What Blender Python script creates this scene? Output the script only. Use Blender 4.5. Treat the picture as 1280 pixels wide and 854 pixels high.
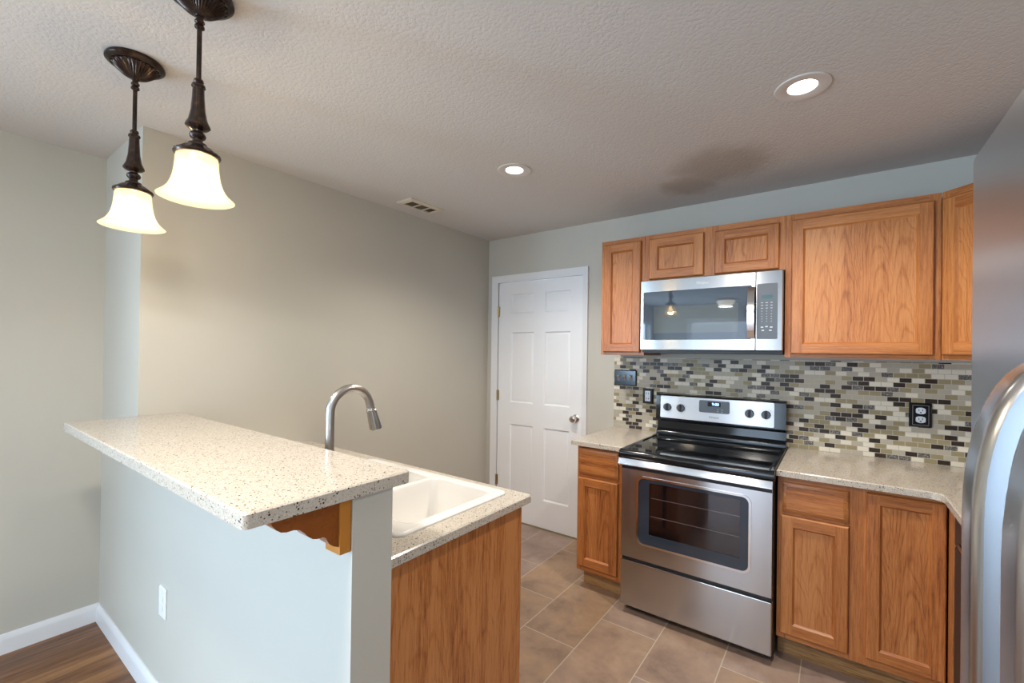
import bpy, bmesh, math, random
from mathutils import Vector, Matrix
random.seed(4)
for o in list(bpy.data.objects):
    bpy.data.objects.remove(o)
S = bpy.context.scene
COL = S.collection

# ------------------------------------------------------------------ camera
cd = bpy.data.cameras.new('camera')
cam = bpy.data.objects.new('camera', cd)
COL.objects.link(cam)
FX, PX, PY = 549.02, 651.84, 438.10
cd.sensor_width = 36.0
cd.lens = FX * 36.0 / 1280.0
cd.shift_x = (640.0 - PX) / 1280.0
cd.shift_y = (PY - 427.0) / 1280.0
cd.clip_start = 0.02
fw = Vector((-0.583303, 0.812239, 0.004973)); rt = Vector((0.812212, 0.583198, 0.013855)); up = Vector((-0.008353, -0.012121, 0.999892))
M = Matrix(((rt.x, up.x, -fw.x, 2.5616), (rt.y, up.y, -fw.y, -3.045), (rt.z, up.z, -fw.z, 1.4526), (0, 0, 0, 1)))
cam.matrix_world = M
S.camera = cam

# ------------------------------------------------------------------ view, world, daylight
S.view_settings.view_transform = 'Standard'
S.view_settings.look = 'None'
S.view_settings.gamma = 1.0
S.view_settings.use_curve_mapping = False
S.view_settings.exposure = 0.42
W = bpy.data.worlds.new('sky'); S.world = W; W.use_nodes = True
bg = W.node_tree.nodes['Background']
bg.inputs[0].default_value = (0.55, 0.72, 1.0, 1); bg.inputs[1].default_value = 1.6

def area(name, loc, rot, sx, sy, power, color, spread=math.pi):
    l = bpy.data.lights.new(name, 'AREA'); l.shape = 'RECTANGLE'; l.size = sx; l.size_y = sy
    l.energy = power; l.color = color; l.spread = spread
    o = bpy.data.objects.new(name, l); o.location = loc; o.rotation_euler = rot; COL.objects.link(o)
    return o
DAY = (0.66, 0.83, 1.0)
# daylight standing in the openings of the dining-room glazing (far behind the camera)
area('daylight_patio', (0.95, -6.90, 1.10), (math.radians(90), 0, 0), 1.55, 2.0, 30, DAY)
area('daylight_extra', (2.65, -6.90, 1.45), (math.radians(90), 0, 0), 1.0, 1.2, 6, DAY)  # extra daylight added for brightness, no known source there
area('daylight_side', (-.70, -5.75, 1.12), (0, math.radians(-90), 0), 1.95, 1.9, 215, (.50, .745, 1.0))

H = 2.4563           # ceiling
XL, YR = -0.62, -2.4413   # dining left wall, return wall
XR = 3.551           # right wall
YF = -7.0            # dining far wall

# ------------------------------------------------------------------ material helpers
def new_mat(name):
    m = bpy.data.materials.new(name); m.use_nodes = True
    nt = m.node_tree; b = nt.nodes['Principled BSDF']
    return m, nt, b
def N(nt, t, **kw):
    n = nt.nodes.new(t)
    for k, v in kw.items(): setattr(n, k, v)
    return n
def L(nt, a, b): nt.links.new(a, b)
def MATH(nt, op, a, b=None, c=None, clamp=False):
    n = N(nt, 'ShaderNodeMath', operation=op); n.use_clamp = clamp
    for i, v in enumerate((a, b, c)):
        if v is None: continue
        if isinstance(v, (int, float)): n.inputs[i].default_value = v
        else: L(nt, v, n.inputs[i])
    return n.outputs[0]
def RAMP(nt, fac, stops, interp='LINEAR'):
    n = N(nt, 'ShaderNodeValToRGB'); r = n.color_ramp; r.interpolation = interp
    while len(r.elements) > 1: r.elements.remove(r.elements[0])
    r.elements[0].position = stops[0][0]; r.elements[0].color = (*stops[0][1], 1)
    for p, c in stops[1:]:
        e = r.elements.new(p); e.color = (*c, 1)
    L(nt, fac, n.inputs[0]); return n.outputs[0]
def MIX(nt, fac, a, b, mode='MIX'):
    n = N(nt, 'ShaderNodeMix', data_type='RGBA', blend_type=mode)
    for s, v in ((0, fac), (6, a), (7, b)):
        if isinstance(v, (int, float)): n.inputs[s].default_value = v
        elif isinstance(v, tuple): n.inputs[s].default_value = (*v, 1)
        else: L(nt, v, n.inputs[s])
    return n.outputs[2]
def NOISE(nt, vec, scale, detail=3, rough=.5, dist=0.0):
    n = N(nt, 'ShaderNodeTexNoise'); n.inputs['Scale'].default_value = scale
    n.inputs['Detail'].default_value = detail; n.inputs['Roughness'].default_value = rough
    n.inputs['Distortion'].default_value = dist
    L(nt, vec, n.inputs['Vector']); return n.outputs['Fac']
def BUMP(nt, b, h, strength, dist=0.002):
    n = N(nt, 'ShaderNodeBump'); n.inputs['Strength'].default_value = strength
    n.inputs['Distance'].default_value = dist
    L(nt, h, n.inputs['Height']); L(nt, n.outputs[0], b.inputs['Normal'])
def OBJ(nt): return N(nt, 'ShaderNodeTexCoord').outputs['Object']
def SCALE(nt, vec, s, loc=(0, 0, 0)):
    n = N(nt, 'ShaderNodeMapping'); n.inputs['Scale'].default_value = s; n.inputs['Location'].default_value = loc
    L(nt, vec, n.inputs[0]); return n.outputs[0]
def simple(name, col, rough=.5, metal=0.0, spec=.5, emit=None, es=0):
    m, nt, b = new_mat(name)
    b.inputs['Base Color'].default_value = (*col, 1); b.inputs['Roughness'].default_value = rough
    b.inputs['Metallic'].default_value = metal; b.inputs['Specular IOR Level'].default_value = spec
    if emit: b.inputs['Emission Color'].default_value = (*emit, 1); b.inputs['Emission Strength'].default_value = es
    n = NOISE(nt, OBJ(nt), 40, 2)
    r = MATH(nt, 'MULTIPLY_ADD', n, min(.06, rough * .3), rough - min(.03, rough * .15)); L(nt, r, b.inputs['Roughness'])
    return m

def paint(name, col, bump=.12, scale=160, rough=.55):
    m, nt, b = new_mat(name); v = OBJ(nt)
    n1 = NOISE(nt, v, 3, 3)
    c = MIX(nt, n1, tuple(x * .97 for x in col), tuple(min(1, x * 1.03) for x in col)); L(nt, c, b.inputs['Base Color'])
    b.inputs['Roughness'].default_value = rough; b.inputs['Specular IOR Level'].default_value = .35
    BUMP(nt, b, NOISE(nt, v, scale, 4), bump, .002)
    return m

def oak(name, kind):
    m, nt, b = new_mat(name)
    co = OBJ(nt); oi = N(nt, 'ShaderNodeObjectInfo')
    off = N(nt, 'ShaderNodeCombineXYZ'); r = oi.outputs['Random']
    L(nt, MATH(nt, 'MULTIPLY', r, 3.7), off.inputs[0]); L(nt, MATH(nt, 'MULTIPLY', r, 5.1), off.inputs[1]); L(nt, MATH(nt, 'MULTIPLY', r, 2.3), off.inputs[2])
    ad = N(nt, 'ShaderNodeVectorMath', operation='ADD'); L(nt, co, ad.inputs[0]); L(nt, off.outputs[0], ad.inputs[1])
    v = ad.outputs[0]
    sc = (.05, 1, 1) if kind == 'h' else (1, 1, .05)
    vs = SCALE(nt, v, sc)
    streak = NOISE(nt, vs, 130, 7, .75)
    broad = NOISE(nt, vs, 14, 3, .5, .4)
    pores = NOISE(nt, vs, 420, 2, .5)
    grain = MATH(nt, 'ADD', MATH(nt, 'MULTIPLY', streak, .62), MATH(nt, 'MULTIPLY', broad, .38))
    if kind in ('p', 'e'):
        sep = N(nt, 'ShaderNodeSeparateXYZ'); L(nt, v, sep.inputs[0])
        x = MATH(nt, 'ADD', sep.outputs[0], sep.outputs[1])
        wob = NOISE(nt, SCALE(nt, v, (1, 1, .35)), 7, 3)
        wob2 = NOISE(nt, SCALE(nt, v, (1, 1, .5)), 30, 2)
        px = MATH(nt, 'SUBTRACT', MATH(nt, 'PINGPONG', MATH(nt, 'ADD', x, MATH(nt, 'MULTIPLY', MATH(nt, 'SUBTRACT', wob, .5), .10)), .115), .045)
        ar = MATH(nt, 'MULTIPLY', MATH(nt, 'MULTIPLY', px, px), 800 if kind == 'p' else 420)
        val = MATH(nt, 'ADD', MATH(nt, 'ADD', MATH(nt, 'MULTIPLY', sep.outputs[2], 6.0), ar), MATH(nt, 'ADD', MATH(nt, 'MULTIPLY', wob, 3.2), MATH(nt, 'MULTIPLY', wob2, .35)))
        band = MATH(nt, 'POWER', MATH(nt, 'ABSOLUTE', MATH(nt, 'SUBTRACT', MATH(nt, 'FRACT', val), .5)), 1.0)
        line = MATH(nt, 'SUBTRACT', 1.0, MATH(nt, 'MULTIPLY', MATH(nt, 'GREATER_THAN', 2, 1), MATH(nt, 'SMOOTH_MIN', MATH(nt, 'MULTIPLY', band, 5.0), 1.0, .3)))
        grain = MATH(nt, 'SUBTRACT', MATH(nt, 'ADD', grain, .06), MATH(nt, 'MULTIPLY', line, .10 if kind == 'p' else .05))
    grain = MATH(nt, 'SUBTRACT', grain, MATH(nt, 'MULTIPLY', MATH(nt, 'GREATER_THAN', pores, .60), .05))
    grain = MATH(nt, 'ADD', grain, MATH(nt, 'MULTIPLY', MATH(nt, 'SUBTRACT', r, .5), .05))
    if kind == 'e': grain = MATH(nt, 'MULTIPLY_ADD', MATH(nt, 'SUBTRACT', grain, .5), 1.5, .5)
    col = RAMP(nt, grain, [(.31, (.16, .042, .010)), (.43, (.355, .114, .029)), (.52, (.47, .168, .046)), (.64, (.57, .235, .076))])
    L(nt, col, b.inputs['Base Color'])
    b.inputs['Roughness'].default_value = .36; b.inputs['Specular IOR Level'].default_value = .5
    BUMP(nt, b, grain, .12, .0015)
    return m

def quartz(name):
    m, nt, b = new_mat(name); v = OBJ(nt)
    def cells(scale):
        n = N(nt, 'ShaderNodeTexVoronoi'); n.inputs['Scale'].default_value = scale
        L(nt, v, n.inputs['Vector'])
        s = N(nt, 'ShaderNodeSeparateColor'); L(nt, n.outputs['Color'], s.inputs[0]); return s.outputs[0], n.outputs['Distance']
    a, da = cells(250); c, dc = cells(400); e, de = cells(170)
    base = MIX(nt, NOISE(nt, v, 60, 3), (.50, .445, .375), (.58, .525, .45))
    base = MIX(nt, MATH(nt, 'MULTIPLY', MATH(nt, 'GREATER_THAN', c, .82), .4), base, (.72, .66, .58))
    base = MIX(nt, MATH(nt, 'MULTIPLY', MATH(nt, 'LESS_THAN', c, .16), .6), base, (.36, .26, .17))
    dk = MATH(nt, 'MULTIPLY', MATH(nt, 'LESS_THAN', a, .075), MATH(nt, 'LESS_THAN', da, .45))
    base = MIX(nt, MATH(nt, 'MULTIPLY', dk, .9), base, (.075, .045, .028))
    dk2 = MATH(nt, 'MULTIPLY', MATH(nt, 'LESS_THAN', e, .035), MATH(nt, 'LESS_THAN', de, .40))
    base = MIX(nt, dk2, base, (.03, .02, .015))
    L(nt, base, b.inputs['Base Color']); b.inputs['Roughness'].default_value = .16
    b.inputs['Specular IOR Level'].default_value = .5
    return m

def steel(name, col=(.56, .555, .56), rough=.27, horiz=True):
    m, nt, b = new_mat(name); v = OBJ(nt)
    n = NOISE(nt, v, 3, 2)
    L(nt, MATH(nt, 'MULTIPLY_ADD', n, .03, rough - .015), b.inputs['Roughness'])
    b.inputs['Base Color'].default_value = (*col, 1); b.inputs['Metallic'].default_value = 1.0
    if horiz:                      # brushed sideways: highlights smear up and down
        b.inputs['Anisotropic'].default_value = .9
        t = N(nt, 'ShaderNodeCombineXYZ'); t.inputs[2].default_value = 1.0; L(nt, t.outputs[0], b.inputs['Tangent'])
    return m

def mosaic(name):
    m, nt, b = new_mat(name)
    sep = N(nt, 'ShaderNodeSeparateXYZ'); L(nt, OBJ(nt), sep.inputs[0])
    rh, tw = .0254, .0495
    rz = MATH(nt, 'DIVIDE', MATH(nt, 'ADD', sep.outputs[2], 5 * rh), rh)
    row = MATH(nt, 'FLOOR', rz); fz = MATH(nt, 'FRACT', rz)
    rx = MATH(nt, 'ADD', MATH(nt, 'DIVIDE', MATH(nt, 'ADD', sep.outputs[0], .9305), tw), MATH(nt, 'MULTIPLY', MATH(nt, 'MODULO', row, 2), .5))
    cl = MATH(nt, 'FLOOR', rx); fx = MATH(nt, 'FRACT', rx)
    cx = N(nt, 'ShaderNodeCombineXYZ'); L(nt, cl, cx.inputs[0]); L(nt, row, cx.inputs[1])
    wn = N(nt, 'ShaderNodeTexWhiteNoise', noise_dimensions='2D'); L(nt, cx.outputs[0], wn.inputs['Vector'])
    dark, cream, olive, grey = (.026, .014, .010), (.76, .70, .58), (.32, .265, .15), (.46, .41, .325)
    k = RAMP(nt, wn.outputs['Value'], [(0, dark), (.17, olive), (.41, grey), (.68, cream), (.93, (.07, .06, .055))], 'CONSTANT')
    streak = MATH(nt, 'GREATER_THAN', wn.outputs['Value'], .93)
    vein = NOISE(nt, OBJ(nt), 160, 4, .7, 2.0)
    k = MIX(nt, MATH(nt, 'MULTIPLY', streak, MATH(nt, 'GREATER_THAN', vein, .55)), k, (.42, .40, .37))
    k = MIX(nt, MATH(nt, 'MULTIPLY', NOISE(nt, OBJ(nt), 90, 3), .14), k, (.30, .27, .21))
    gz = MATH(nt, 'LESS_THAN', MATH(nt, 'ABSOLUTE', MATH(nt, 'SUBTRACT', fz, .5)), .445)
    gx = MATH(nt, 'LESS_THAN', MATH(nt, 'ABSOLUTE', MATH(nt, 'SUBTRACT', fx, .5)), .472)
    t = MATH(nt, 'MULTIPLY', gz, gx)
    L(nt, MIX(nt, t, (.50, .46, .39), k), b.inputs['Base Color'])
    L(nt, MATH(nt, 'SUBTRACT', .75, MATH(nt, 'MULTIPLY', t, .45)), b.inputs['Roughness'])
    b.inputs['Specular IOR Level'].default_value = .2
    BUMP(nt, b, t, .35, .0015)
    return m

def floor_tile(name):
    m, nt, b = new_mat(name); co = OBJ(nt)
    sep = N(nt, 'ShaderNodeSeparateXYZ'); L(nt, co, sep.inputs[0])
    tw, tl = .3035, .605
    rx = MATH(nt, 'DIVIDE', MATH(nt, 'ADD', sep.outputs[0], 20 * tw - 1.222), tw); c = MATH(nt, 'FLOOR', rx); fx = MATH(nt, 'FRACT', rx)
    ry = MATH(nt, 'ADD', MATH(nt, 'DIVIDE', MATH(nt, 'ADD', sep.outputs[1], 20 * tl + 1.12), tl), MATH(nt, 'MULTIPLY', MATH(nt, 'MODULO', c, 2), .5))
    r = MATH(nt, 'FLOOR', ry); fy = MATH(nt, 'FRACT', ry)
    cx = N(nt, 'ShaderNodeCombineXYZ'); L(nt, c, cx.inputs[0]); L(nt, r, cx.inputs[1])
    wn = N(nt, 'ShaderNodeTexWhiteNoise', noise_dimensions='2D'); L(nt, cx.outputs[0], wn.inputs['Vector'])
    sh = N(nt, 'ShaderNodeVectorMath', operation='MULTIPLY_ADD'); L(nt, wn.outputs['Color'], sh.inputs[0]); sh.inputs[1].default_value = (9, 9, 9); L(nt, co, sh.inputs[2])
    v = sh.outputs[0]
    cloud = NOISE(nt, v, 4.5, 5, .6, .6); fine = NOISE(nt, v, 30, 5, .65)
    f = MATH(nt, 'ADD', MATH(nt, 'MULTIPLY', cloud, .75), MATH(nt, 'MULTIPLY', fine, .25))
    f = MATH(nt, 'ADD', f, MATH(nt, 'MULTIPLY', MATH(nt, 'SUBTRACT', wn.outputs['Value'], .5), .08))
    k = RAMP(nt, f, [(.28, (.20, .125, .080)), (.44, (.33, .215, .140)), (.55, (.40, .255, .150)), (.72, (.46, .33, .22))])
    k2 = RAMP(nt, f, [(.28, (.20, .145, .125)), (.50, (.33, .240, .205)), (.72, (.42, .32, .275))])
    k = MIX(nt, RAMP(nt, wn.outputs['Value'], [(.35, (.1, .1, .1)), (.65, (.9, .9, .9))]), k, k2)
    gx = MATH(nt, 'LESS_THAN', MATH(nt, 'ABSOLUTE', MATH(nt, 'SUBTRACT', fx, .5)), .4925)
    gy = MATH(nt, 'LESS_THAN', MATH(nt, 'ABSOLUTE', MATH(nt, 'SUBTRACT', fy, .5)), .4963)
    t = MATH(nt, 'MULTIPLY', gx, gy)
    L(nt, MIX(nt, t, (.53, .45, .35), k), b.inputs['Base Color'])
    L(nt, MATH(nt, 'MULTIPLY_ADD', fine, .2, .30), b.inputs['Roughness'])
    BUMP(nt, b, MATH(nt, 'ADD', MATH(nt, 'MULTIPLY', t, .7), MATH(nt, 'MULTIPLY', fine, .3)), .2, .002)
    return m

def laminate(name):
    m, nt, b = new_mat(name); co = OBJ(nt)
    sep = N(nt, 'ShaderNodeSeparateXYZ'); L(nt, co, sep.inputs[0])
    rx = MATH(nt, 'DIVIDE', MATH(nt, 'ADD', sep.outputs[0], 2.0), .095); c = MATH(nt, 'FLOOR', rx); fx = MATH(nt, 'FRACT', rx)
    wn1 = N(nt, 'ShaderNodeTexWhiteNoise', noise_dimensions='1D'); L(nt, c, wn1.inputs['W'])
    ry = MATH(nt, 'ADD', MATH(nt, 'DIVIDE', sep.outputs[1], 1.1), MATH(nt, 'MULTIPLY', wn1.outputs['Value'], 7))
    r = MATH(nt, 'FLOOR', ry); fy = MATH(nt, 'FRACT', ry)
    cx = N(nt, 'ShaderNodeCombineXYZ'); L(nt, c, cx.inputs[0]); L(nt, r, cx.inputs[1])
    wn = N(nt, 'ShaderNodeTexWhiteNoise', noise_dimensions='2D'); L(nt, cx.outputs[0], wn.inputs['Vector'])
    sh = N(nt, 'ShaderNodeVectorMath', operation='MULTIPLY_ADD'); L(nt, wn.outputs['Color'], sh.inputs[0]); sh.inputs[1].default_value = (5, 5, 5); L(nt, co, sh.inputs[2])
    g = NOISE(nt, SCALE(nt, sh.outputs[0], (1, .06, 1)), 45, 6, .65, .5)
    f = MATH(nt, 'ADD', g, MATH(nt, 'MULTIPLY', MATH(nt, 'SUBTRACT', wn.outputs['Value'], .5), .22))
    k = RAMP(nt, f, [(.25, (.055, .021, .008)), (.48, (.185, .075, .026)), (.70, (.33, .155, .060))])
    gx = MATH(nt, 'LESS_THAN', MATH(nt, 'ABSOLUTE', MATH(nt, 'SUBTRACT', fx, .5)), .49)
    gy = MATH(nt, 'LESS_THAN', MATH(nt, 'ABSOLUTE', MATH(nt, 'SUBTRACT', fy, .5)), .499)
    L(nt, MIX(nt, MATH(nt, 'MULTIPLY', gx, gy), (.03, .015, .008), k), b.inputs['Base Color'])
    b.inputs['Roughness'].default_value = .3
    BUMP(nt, b, g, .08, .001)
    return m

def ceiling_mat(name):
    m, nt, b = new_mat(name); v = OBJ(nt)
    n = N(nt, 'ShaderNodeTexNoise'); n.inputs['Scale'].default_value = 95; n.inputs['Detail'].default_value = 4
    L(nt, v, n.inputs['Vector'])
    h = MATH(nt, 'SMOOTH_MIN', n.outputs['Fac'], .56, .1)
    sep = N(nt, 'ShaderNodeSeparateXYZ'); L(nt, v, sep.inputs[0])
    wob = MATH(nt, 'SUBTRACT', NOISE(nt, v, 9, 3), .5)
    def dark_patch(cx, cy, rad):     # soft-edged darker brown patch of ceiling above the wall cabinets
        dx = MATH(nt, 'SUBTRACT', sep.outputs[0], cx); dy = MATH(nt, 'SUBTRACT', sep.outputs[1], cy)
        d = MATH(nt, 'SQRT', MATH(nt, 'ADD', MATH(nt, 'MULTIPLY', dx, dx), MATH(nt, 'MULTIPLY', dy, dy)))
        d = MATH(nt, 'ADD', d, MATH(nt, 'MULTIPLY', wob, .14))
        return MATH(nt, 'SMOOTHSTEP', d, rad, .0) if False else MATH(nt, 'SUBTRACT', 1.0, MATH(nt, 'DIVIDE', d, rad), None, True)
    s = MATH(nt, 'MAXIMUM', dark_patch(1.84, -.36, .21), dark_patch(2.06, -.56, .31))
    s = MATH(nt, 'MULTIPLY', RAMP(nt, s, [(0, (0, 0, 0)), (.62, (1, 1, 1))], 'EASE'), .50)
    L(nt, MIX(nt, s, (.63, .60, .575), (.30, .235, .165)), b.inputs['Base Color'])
    b.inputs['Roughness'].default_value = .8; b.inputs['Specular IOR Level'].default_value = .2
    BUMP(nt, b, h, .5, .006)
    return m

def bronze(name):
    m, nt, b = new_mat(name); v = OBJ(nt)
    n = NOISE(nt, v, 60, 4)
    L(nt, RAMP(nt, n, [(.35, (.040, .030, .027)), (.58, (.060, .042, .034)), (.80, (.16, .085, .045))]), b.inputs['Base Color'])
    b.inputs['Metallic'].default_value = .85; b.inputs['Roughness'].default_value = .27
    return m

def shade_glass(name):
    m, nt, b = new_mat(name)
    nt.nodes.remove(b)
    out = nt.nodes['Material Output']
    sep = N(nt, 'ShaderNodeSeparateXYZ'); L(nt, OBJ(nt), sep.inputs[0])
    n = NOISE(nt, OBJ(nt), 25, 3)
    col = MIX(nt, n, (.93, .80, .55), (.96, .88, .70))
    tr = N(nt, 'ShaderNodeBsdfTranslucent'); L(nt, col, tr.inputs[0])
    df = N(nt, 'ShaderNodeBsdfDiffuse'); L(nt, col, df.inputs[0])
    gl = N(nt, 'ShaderNodeBsdfGlossy'); gl.inputs['Roughness'].default_value = .2
    dim = MIX(nt, .68, col, (.0, .0, .0))
    nt.links.remove(tr.inputs[0].links[0]); nt.links.remove(df.inputs[0].links[0]); L(nt, dim, tr.inputs[0]); L(nt, dim, df.inputs[0])
    m0 = N(nt, 'ShaderNodeMixShader'); m0.inputs[0].default_value = .6; L(nt, df.outputs[0], m0.inputs[1]); L(nt, tr.outputs[0], m0.inputs[2])
    tp = N(nt, 'ShaderNodeBsdfTransparent'); L(nt, col, tp.inputs[0])
    m1 = N(nt, 'ShaderNodeMixShader'); m1.inputs[0].default_value = .62; L(nt, m0.outputs[0], m1.inputs[1]); L(nt, tp.outputs[0], m1.inputs[2])
    m2 = N(nt, 'ShaderNodeMixShader'); m2.inputs[0].default_value = .05; L(nt, m1.outputs[0], m2.inputs[1]); L(nt, gl.outputs[0], m2.inputs[2])
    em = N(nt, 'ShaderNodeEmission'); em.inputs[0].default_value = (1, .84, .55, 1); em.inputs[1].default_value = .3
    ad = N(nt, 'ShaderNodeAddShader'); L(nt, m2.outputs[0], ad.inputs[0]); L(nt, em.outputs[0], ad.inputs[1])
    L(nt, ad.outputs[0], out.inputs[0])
    return m

def dark_glass(name, alpha=.55):
    m, nt, b = new_mat(name); nt.nodes.remove(b)
    out = nt.nodes['Material Output']
    t = N(nt, 'ShaderNodeBsdfTransparent'); t.inputs[0].default_value = (.72, .68, .70, 1)
    g = N(nt, 'ShaderNodeBsdfGlossy'); g.inputs['Roughness'].default_value = .04
    f = N(nt, 'ShaderNodeFresnel'); f.inputs[0].default_value = 1.5
    n = NOISE(nt, OBJ(nt), 8, 2); L(nt, MATH(nt, 'MULTIPLY_ADD', n, .02, .03), g.inputs['Roughness'])
    mx = N(nt, 'ShaderNodeMixShader'); L(nt, MATH(nt, 'ADD', f.outputs[0], .03), mx.inputs[0]); L(nt, t.outputs[0], mx.inputs[1]); L(nt, g.outputs[0], mx.inputs[2])
    L(nt, mx.outputs[0], out.inputs[0])
    return m

WALL = paint('wall_paint_greige', (.540, .515, .452))
CEIL = ceiling_mat('ceiling_texture')
TRIM = paint('trim_white', (.78, .78, .79), .03, 60, .35)
DOORW = paint('door_white', (.84, .845, .86), .05, 90, .38)
OAKV, OAKH, OAKP, OAKE = oak('oak_vertical', 'v'), oak('oak_horizontal', 'h'), oak('oak_panel', 'p'), oak('oak_end_panel', 'e')
OAK = [OAKV, OAKH, OAKP]
PINE = simple('toe_kick_wood', (.36, .19, .075), .6)
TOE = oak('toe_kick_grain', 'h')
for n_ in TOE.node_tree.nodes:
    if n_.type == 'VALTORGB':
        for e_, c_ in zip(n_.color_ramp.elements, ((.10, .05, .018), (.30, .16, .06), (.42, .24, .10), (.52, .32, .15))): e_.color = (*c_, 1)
QUARTZ = quartz('quartz_speckled')
STEEL = steel('stainless_steel', (.47, .455, .45), .20); STEELV = steel('stainless_fridge', (.50, .53, .57), .30, False)
CHROME = simple('polished_steel', (.72, .71, .70), .12, 1.0)
NICKEL = simple('brushed_nickel', (.50, .48, .46), .30, 1.0)
BRASS = simple('hinge_brass', (.50, .40, .22), .35, 1.0)
BLACK = simple('black_gloss', (.008, .009, .011), .10)
BLACKM = simple('black_matte', (.012, .012, .014), .45)
COOK = simple('cooktop_glass', (.006, .007, .009), .05, 0, .35)
BORDER = simple('black_glass_border', (.034, .044, .062), .06)
MWGLASS = simple('microwave_window', (.085, .098, .105), .025)
MWBORD = simple('microwave_border', (.050, .064, .085), .03)
GREYP = simple('grey_control', (.085, .095, .11), .30)
OVEN = simple('oven_cavity', (.045, .030, .030), .5)
RACK = simple('rack_wire', (.75, .68, .60), .45, .3)
PANE = dark_glass('oven_pane')
BRZ = bronze('oil_rubbed_bronze')
SHADE = shade_glass('amber_glass_shade')
PORC = simple('porcelain_white', (.80, .775, .735), .12)
WHITE = simple('white_plastic', (.80, .80, .80), .35)
WHITEB = simple('outlet_white', (.72, .78, .86), .3)
BLPLATE = simple('black_plate', (.010, .013, .018), .16)
MARK = simple('mark_light', (.55, .60, .66), .5)
LOGO = simple('logo_white', (.80, .82, .84), .4)
LOGOD = simple('logo_dark', (.10, .10, .11), .4)
LED = simple('display_blue', (.1, .2, .6), .4, 0, .5, (.25, .45, 1.0), 4.0)
LEDT = simple('display_teal', (.015, .05, .06), .3, 0, .5, (.10, .42, .50), .10)
SCREEN = simple('screen_dark', (.004, .006, .02), .15)
BULB = simple('bulb', (1, 1, 1), .5, 0, .5, (1, .90, .74), 30)
CANL = simple('can_lens', (1, 1, 1), .5, 0, .5, (1, .95, .86), 8)
VENTM = simple('vent_white', (.66, .60, .50), .5)
VENTD = simple('vent_dark', (.035, .022, .014), .8)

# ------------------------------------------------------------------ geometry helpers
def box(bm, x0, x1, y0, y1, z0, z1, bev=0, mi=0, seg=2):
    vs = [bm.verts.new((x, y, z)) for x in (x0, x1) for y in (y0, y1) for z in (z0, z1)]
    fs = []
    for q in ((0, 1, 3, 2), (4, 6, 7, 5), (0, 4, 5, 1), (2, 3, 7, 6), (0, 2, 6, 4), (1, 5, 7, 3)):
        f = bm.faces.new([vs[i] for i in q]); f.material_index = mi; fs.append(f)
    if bev:
        es = list({e for f in fs for e in f.edges})
        r = bmesh.ops.bevel(bm, geom=es, offset=bev, segments=seg, profile=.5, affect='EDGES')
        for f in r['faces']: f.material_index = mi
    return vs
def lathe(bm, prof, c=(0, 0), seg=32, mi=0, flute=None, close=False):
    rings = []
    for i, (r, z) in enumerate(prof):
        ring = []
        for k in range(seg):
            a = 2 * math.pi * k / seg
            rr = r * (1 + (flute(i, a) if flute else 0))
            ring.append(bm.verts.new((c[0] + rr * math.cos(a), c[1] + rr * math.sin(a), z)))
        rings.append(ring)
    for a, b in zip(rings, rings[1:]):
        for k in range(seg):
            f = bm.faces.new((a[k], a[(k + 1) % seg], b[(k + 1) % seg], b[k])); f.material_index = mi
    if close:
        bm.faces.new(rings[0]).material_index = mi; bm.faces.new(rings[-1]).material_index = mi
    return rings
def frame_of(d):
    d = Vector(d).normalized(); a = Vector((0, 0, 1)) if abs(d.z) < .9 else Vector((1, 0, 0))
    u = d.cross(a).normalized(); return u, d.cross(u).normalized()
def tube(bm, pts, rad, seg=12, mi=0, caps=True):
    pts = [Vector(p) for p in pts]; rings = []; u = None
    for i, p in enumerate(pts):
        d = (pts[min(i + 1, len(pts) - 1)] - pts[max(i - 1, 0)]).normalized()
        if u is None: u, w = frame_of(d)
        else:
            u = (u - d * u.dot(d)).normalized(); w = d.cross(u)
        r = rad[i] if isinstance(rad, (list, tuple)) else rad
        rings.append([bm.verts.new(p + (u * math.cos(2 * math.pi * k / seg) + w * math.sin(2 * math.pi * k / seg)) * r) for k in range(seg)])
    for a, b in zip(rings, rings[1:]):
        for k in range(seg):
            f = bm.faces.new((a[k], a[(k + 1) % seg], b[(k + 1) % seg], b[k])); f.material_index = mi
    if caps:
        bm.faces.new(rings[0]).material_index = mi; bm.faces.new(rings[-1]).material_index = mi
def rr(x0, x1, y0, y1, r, n=6):
    if r <= 0: return [(x0, y0), (x1, y0), (x1, y1), (x0, y1)]
    o = []
    for cx, cy, a0 in ((x1 - r, y0 + r, -90), (x1 - r, y1 - r, 0), (x0 + r, y1 - r, 90), (x0 + r, y0 + r, 180)):
        for i in range(n + 1):
            a = math.radians(a0 + 90 * i / n); o.append((cx + r * math.cos(a), cy + r * math.sin(a)))
    return o
XY = lambda a, b, t: (a, b, t)
XZ = lambda a, b, t: (a, t, b)
YZ = lambda a, b, t: (t, a, b)
def fill(bm, loops, t, mp, mi=0):
    """planar face with holes; returns vertex loops"""
    vl = []; es = []
    for lp in loops:
        v = [bm.verts.new(mp(a, b, t)) for a, b in lp]; vl.append(v)
        es += [bm.edges.new((v[i], v[(i + 1) % len(v)])) for i in range(len(v))]
    r = bmesh.ops.triangle_fill(bm, use_beauty=True, use_dissolve=False, edges=es)
    for g in r['geom']:
        if isinstance(g, bmesh.types.BMFace): g.material_index = mi
    return vl
def bridge(bm, a, b, mi=0):
    n = len(a)
    for i in range(n):
        f = bm.faces.new((a[i], a[(i + 1) % n], b[(i + 1) % n], b[i])); f.material_index = mi
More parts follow.
